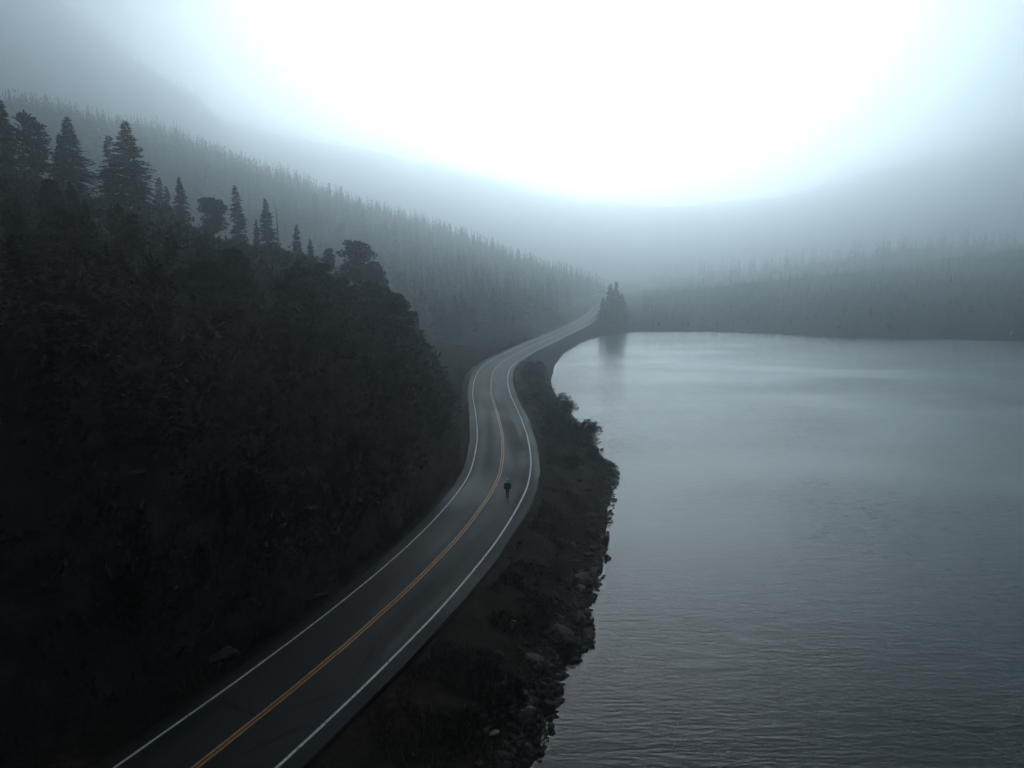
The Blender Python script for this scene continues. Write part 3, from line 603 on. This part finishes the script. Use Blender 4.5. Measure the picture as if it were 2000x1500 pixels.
for (x, y, s, label) in [(-15.5, 33.5, 1.9, 'long grey boulder at the foot of the dark slope left of the road'),
                         (-19.5, 34.0, .9, 'small grey boulder on the dark slope beside the long boulder'),
                         (-12.3, 40.5, 1.1, 'grey boulder at the slope foot farther up the road than the long boulder'),
                         (-9.7, 50.5, .9, 'grey boulder beside the road verge below the cliff')]:
    put_rock(RK[3], x, y, s * .7, label, None, .6, .3, 1.7)
def rubble(n):
    g = np.random.default_rng(88); bm = bmesh.new(); bmesh.ops.create_icosphere(bm, subdivisions=1, radius=.5)
    bv = np.array([v.co for v in bm.verts]); bf = np.array([[v.index for v in f.verts] for f in bm.faces]); bm.free()
    y = 23 + 75 * g.random(n) ** 1.3; x = shore_at(y) + .45 - np.abs(g.normal(0, 1.25, n)); k = x > xc(y) + 5.2; x, y = x[k], y[k]; n = len(x)
    z = np.maximum(terrain(x, y), WATER_Z - .08); sz = np.clip(g.lognormal(-1.75, .5, n), .06, .5)
    V = bv[None] * g.uniform(.7, 1.15, (n, len(bv), 1)) * sz[:, None, None] * np.array([1.25, 1, .75]); a = g.uniform(0, 6.28, n)[:, None]
    V = np.stack([V[..., 0] * np.cos(a) - V[..., 1] * np.sin(a), V[..., 0] * np.sin(a) + V[..., 1] * np.cos(a), V[..., 2]], -1) + np.stack([x, y, z + sz * .12], -1)[:, None]
    F_ = (bf[None] + (np.arange(n) * len(bv))[:, None, None]).reshape(-1, 3)
    o = link('rubble', mesh_np('rubble', V.reshape(-1, 3), F_, M['rubble'])); tag(o, 'small broken stones strewn between the rocks of the lake edge', 'rubble', kind='stuff')
M['rubble'] = mat('rubble', (0.012, 0.010, 0.009), 0.85, col2=(0.075, 0.058, 0.047), scale=1.3, spec=0.25, detail=8)
rubble(4200)
def outcrop(seed, sx_, sy_, sz_):
    g = np.random.default_rng(seed); q = bmesh.new(); bmesh.ops.create_icosphere(q, subdivisions=4, radius=.5)
    pl = unit(g.normal(size=(26, 3))); off = g.uniform(.3, .47, 26)
    for v in q.verts:
        p = np.array(v.co)
        for n_, o_ in zip(pl, off):
            d = p @ n_ - o_
            if d > 0: p = p - n_ * d * .95
        p = p * (1 + .12 * math.sin(p[2] * 34 + p[0] * 5) * .5 + .03 * g.normal()); v.co = p * np.array([sx_, sy_, sz_])
    me = bpy.data.meshes.new('rock_outcrop'); q.to_mesh(me); q.free(); me.materials.append(M['rock']); return me
for i, (x, y, sx_, sy_, sz_, label) in enumerate([
    (-13.2, 80.5, 5.5, 4.0, 5.5, 'grey-green rock outcrop in the cliff above the bend, highest of three'),
    (-10.6, 77.5, 4.0, 3.5, 5.0, 'weathered rock outcrop low in the cliff close to the bend'),
    (-13.2, 72.0, 4.5, 4.0, 4.0, 'dark rock outcrop in the cliff nearest to the camera')]):
    o = link('rock_outcrop', outcrop(200 + i, sx_, sy_, sz_)); tag(o, label, 'rock', 'outcrops in the cliff'); o.location = (x, y, tz(x, y) - sz_ * .08); o.rotation_euler = (0, .3, i)

# ------------------------------------------------------------------ driftwood
for i, (x, y, l, az, label) in enumerate([(4.2, 51.2, 1.3, .1, 'straight pale driftwood stick lying across the bank above the lone rock'),
                                          (2.6, 54.2, 1.5, 2.5, 'pale slanting driftwood branch on the upper bank near the straight stick'),
                                          (8.2, 68.5, 1.4, 2.6, 'pale driftwood branch on the rocky point'),
                                          (2.9, 40.8, 1.5, 2.2, 'grey driftwood branch in the rubble beside the long reddish rock')]):
    t = Q(); t.tube([(-l / 2, 0, .02), (-l * .1, .06, .07), (l * .25, 0, .05), (l / 2, .05, .03)], [.05, .045, .035, .015], 6); t.tube([(0, .05, .06), (l * .2, .25, .12), (l * .3, .35, .16)], [.025, .018, .008], 5)
    o = link('driftwood', t.mesh('driftwood', M['dead_wood'])); tag(o, label, 'driftwood'); o.location = (x, y, tz(x, y) + .08); o.rotation_euler = (0, 0, az)

# ------------------------------------------------------------------ rough grass on bank and verges
def grass(name, X, Y, label, hmin=.15, hmax=.5, per=5):
    Z = terrain(X, Y); n = len(X); g = np.random.default_rng(len(X)); q = Q()
    X, Y, Z = (np.repeat(a, per) for a in (X, Y, Z)); n *= per
    P = np.stack([X + g.normal(0, .12, n), Y + g.normal(0, .12, n), Z - .03], 1)
    D = unit(np.stack([g.normal(0, .45, n), g.normal(0, .45, n), np.ones(n)], 1)); S = unit(np.cross(D, g.normal(size=(n, 3))))
    l = g.uniform(hmin, hmax, n); q.kites(P, D, S, l, l * g.uniform(.1, .22, n))
    o = link(name, q.mesh(name, M['grass'])); tag(o, label, 'grass', kind='stuff')
gg = np.random.default_rng(15)
Y = 20 + 130 * gg.random(15000) ** 1.3; fr = gg.random(15000); xl = xc(Y) + 4.9; X = xl + (shore_at(Y) - xl) * fr * .93
k = (vnoise(X * .55, Y * .55) + .25 * gg.random(15000) > .70); grass('grass', X[k], Y[k], 'rough dry grass and weeds on the bank between road and lake')
Y = 30 + 170 * gg.random(9000); X = xc(Y) - 5.2 - 9 * gg.random(9000) ** 1.4 * np.where(Y > 105, 1.6, .5)
grass('grass', X, Y, 'rough brownish grass on the verge left of the road', .2, .6)

def undergrowth(n):
    g = np.random.default_rng(52); Y = 22 + 92 * g.random(n); v = 1.0 + 88 * g.random(n) ** 1.5; X = xc(Y) - 5.6 - v
    k = (vnoise(X * .35, Y * .35) + .5 * g.random(n) > .55); X, Y = X[k], Y[k]; Z = terrain(X, Y); per = 9; q = Q(); n = len(X)
    R = np.repeat(g.uniform(.3, 1.0, n), per); X, Y, Z = (np.repeat(a, per) for a in (X, Y, Z)); n *= per
    o3 = g.normal(size=(n, 3)) * [.5, .5, .35]; o3[:, 2] = np.abs(o3[:, 2])
    P = np.stack([X, Y, Z], 1) + o3 * R[:, None]; D = unit(o3 + g.normal(size=(n, 3)) * .5 + [0, 0, .5]); S = unit(np.cross(D, g.normal(size=(n, 3))))
    l = g.uniform(.25, .6, n) * (.5 + R); q.kites(P, D, S, l, l * g.uniform(.35, .6, n))
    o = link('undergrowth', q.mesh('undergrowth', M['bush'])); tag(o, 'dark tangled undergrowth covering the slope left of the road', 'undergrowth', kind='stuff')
undergrowth(14000)

# ------------------------------------------------------------------ the walker
def skin_obj(name, pts, edges, m, parent, sub=2, root=0):
    """pts: (x,y,z,radius_x,radius_y)"""
    me = bpy.data.meshes.new(name); me.from_pydata([p[:3] for p in pts], edges, []); me.materials.append(m)
    o = link(name, me, parent)
    md = o.modifiers.new('skin', 'SKIN'); md.use_smooth_shade = True
    for v, p in zip(me.skin_vertices[0].data, pts): v.radius = (p[3], p[4] if len(p) > 4 else p[3]); v.use_root = False
    me.skin_vertices[0].data[root].use_root = True
    sb = o.modifiers.new('sub', 'SUBSURF'); sb.levels = sub; sb.render_levels = sub
    return o
M['jacket'] = mat('dark_jacket', (0.010, 0.013, 0.014), .8, var=.3, scale=6, spec=.2)
M['trousers'] = mat('dark_trousers', (0.008, 0.010, 0.013), .85, var=.3, scale=6, spec=.2)
M['skin'] = mat('skin', (0.40, 0.26, 0.20), .55, var=.06, scale=8)
M['hair'] = mat('hair', (0.02, 0.016, 0.013), .6, var=.3, scale=12)
M['cap'] = mat('pale_knit', (0.42, 0.43, 0.43), .9, var=.15, scale=30)
M['shoe'] = mat('dark_shoe', (0.008, 0.008, 0.009), .6, var=.2, scale=8)
def person(loc, turn):
    r = link('person', None); tag(r, 'person in dark jacket and trousers with a pale cap walking away in the right lane', 'person')
    # one continuous body: pelvis 0, spine, neck, head; arms with five fingers; legs mid-step
    P = [(0, 0, .96, .135, .10), (0, .01, 1.12, .125, .095), (0, .02, 1.30, .15, .105), (0, .02, 1.44, .11, .08), (0, .03, 1.53, .052, .052), (0, .05, 1.61, .066, .075), (0, .055, 1.69, .070, .085), (0, .05, 1.745, .045, .055)]
    E = [(i, i + 1) for i in range(7)]
    def add(parent, *pts):
        for p in pts: P.append(p); E.append((parent, len(P) - 1)); parent = len(P) - 1
        return parent
    for s in (-1, 1):
        wri = add(3, (s * .175, .02, 1.425, .058), (s * .228, -.03, 1.24, .047), (s * .262, -.052, 1.13, .043), (s * .262, .02, 1.00, .036), (s * .25, .085, .895, .026, .030))
        palm = add(wri, (s * .247, .105, .845, .018, .036))
        for j, (dy, ln) in enumerate(((-.030, .062), (-.010, .078), (.012, .084), (.033, .074))):
            add(palm, (s * .248, .118 + dy, .802, .0105), (s * .243, .126 + dy, .802 - ln * .5, .0095), (s * .232, .132 + dy, .802 - ln * .9, .0085))
        add(wri, (s * .236, .135, .868, .012), (s * .226, .158, .838, .0105), (s * .222, .166, .812, .009))
    for s, st in ((-1, .10), (1, -.10)):
        add(0, (s * .085, .0, .88, .092), (s * .085, st * .8, .50, .062), (s * .082, st * .9 - (.0 if st > 0 else .03), .30, .056), (s * .08, st - .02, .09, .038), (s * .083, st + .09, .035, .036, .03), (s * .085, st + .16, .028, .03, .022))
    skin_obj('body', P, E, M['skin'], r)
    # face: nose, brows and ears on the far side of the head
    f = skin_obj('nose', [(0, .125, 1.66, .012), (0, .148, 1.635, .014), (0, .135, 1.622, .012)], [(0, 1), (1, 2)], M['skin'], r, 1)
    for s in (-1, 1):
        skin_obj('ear', [(s * .072, .045, 1.665, .010, .018), (s * .079, .035, 1.64, .008, .016), (s * .073, .045, 1.618, .008)], [(0, 1), (1, 2)], M['skin'], r, 1)
        bm = bmesh.new(); bmesh.ops.create_uvsphere(bm, u_segments=10, v_segments=8, radius=.011); me = bpy.data.meshes.new('eye'); bm.to_mesh(me); bm.free(); me.materials.append(M['hair'])
        link('eye', me, r, (s * .03, .128, 1.665))
    skin_obj('mouth', [(-.024, .122, 1.592, .006), (0, .132, 1.59, .007), (.024, .122, 1.592, .006)], [(0, 1), (1, 2)], M['red_rock'], r, 1)
    J = [(0, .0, .80, .185, .14), (0, 0, .96, .185, .145), (0, .01, 1.14, .19, .145), (0, .02, 1.31, .20, .145), (0, .02, 1.43, .145, .11), (0, .025, 1.50, .075, .072)]
    E2 = [(i, i + 1) for i in range(5)]
    for s in (-1, 1):
        n0 = len(J); J += [(s * .18, .02, 1.425, .08), (s * .23, -.03, 1.25, .078), (s * .265, -.055, 1.13, .072), (s * .26, .02, 1.00, .060), (s * .250, .075, .915, .048)]
        E2 += [(4, n0)] + [(n0 + i, n0 + i + 1) for i in range(4)]
    skin_obj('jacket', J, E2, M['jacket'], r, root=1)
    T = [(0, 0, .95, .15, .115)]; E3 = []
    for s, st in ((-1, .10), (1, -.10)):
        n0 = len(T); T += [(s * .088, .0, .86, .105), (s * .086, st * .8, .50, .078), (s * .083, st * .9 - (.0 if st > 0 else .03), .30, .070), (s * .08, st - .02, .10, .060)]
        E3 += [(0, n0)] + [(n0 + i, n0 + i + 1) for i in range(3)]
    skin_obj('trousers', T, E3, M['trousers'], r)
    for s, st in ((-1, .10), (1, -.10)):
        skin_obj('shoe', [(s * .08, st - .06, .045, .045, .045), (s * .082, st + .04, .045, .048, .045), (s * .086, st + .15, .035, .045, .034), (s * .087, st + .19, .03, .03, .026)], [(0, 1), (1, 2), (2, 3)], M['shoe'], r)
    skin_obj('hair', [(0, -.005, 1.60, .05, .045), (0, .0, 1.66, .074, .06), (0, .02, 1.71, .074, .07)], [(0, 1), (1, 2)], M['hair'], r)
    skin_obj('cap', [(0, .03, 1.70, .088, .098), (0, .035, 1.745, .080, .09), (0, .04, 1.785, .045, .05)], [(0, 1), (1, 2)], M['cap'], r)
    r.location = loc; r.rotation_euler = (0, 0, turn); r.scale = (1.05,) * 3; return r
person((-0.4, 58.2, 0.005), -.05)

# ------------------------------------------------------------------ haze
def haze():
    m = bpy.data.materials.new('haze'); m.use_nodes = True; n = m.node_tree; n.nodes.clear()
    o = n.nodes.new('ShaderNodeOutputMaterial'); v = n.nodes.new('ShaderNodeVolumePrincipled')
    v.inputs['Color'].default_value = (0.815, 0.89, 0.922, 1); v.inputs['Density'].default_value = HAZE_DENSITY; v.inputs['Anisotropy'].default_value = HAZE_ANISO
    n.links.new(v.outputs[0], o.inputs['Volume'])
    x0, x1, y0, y1, z0, z1 = -2060, 2060, -120, 2060, -9, HAZE_TOP
    V = [(x, y, z) for z in (z0, z1) for y in (y0, y1) for x in (x0, x1)]
    Fh = [(0, 2, 3, 1), (4, 5, 7, 6), (0, 1, 5, 4), (2, 6, 7, 3), (0, 4, 6, 2), (1, 3, 7, 5)]
    h = link('haze', mesh_np('haze', V, Fh, m)); tag(h, 'pale morning mist filling the valley', 'haze', kind='stuff')
haze()
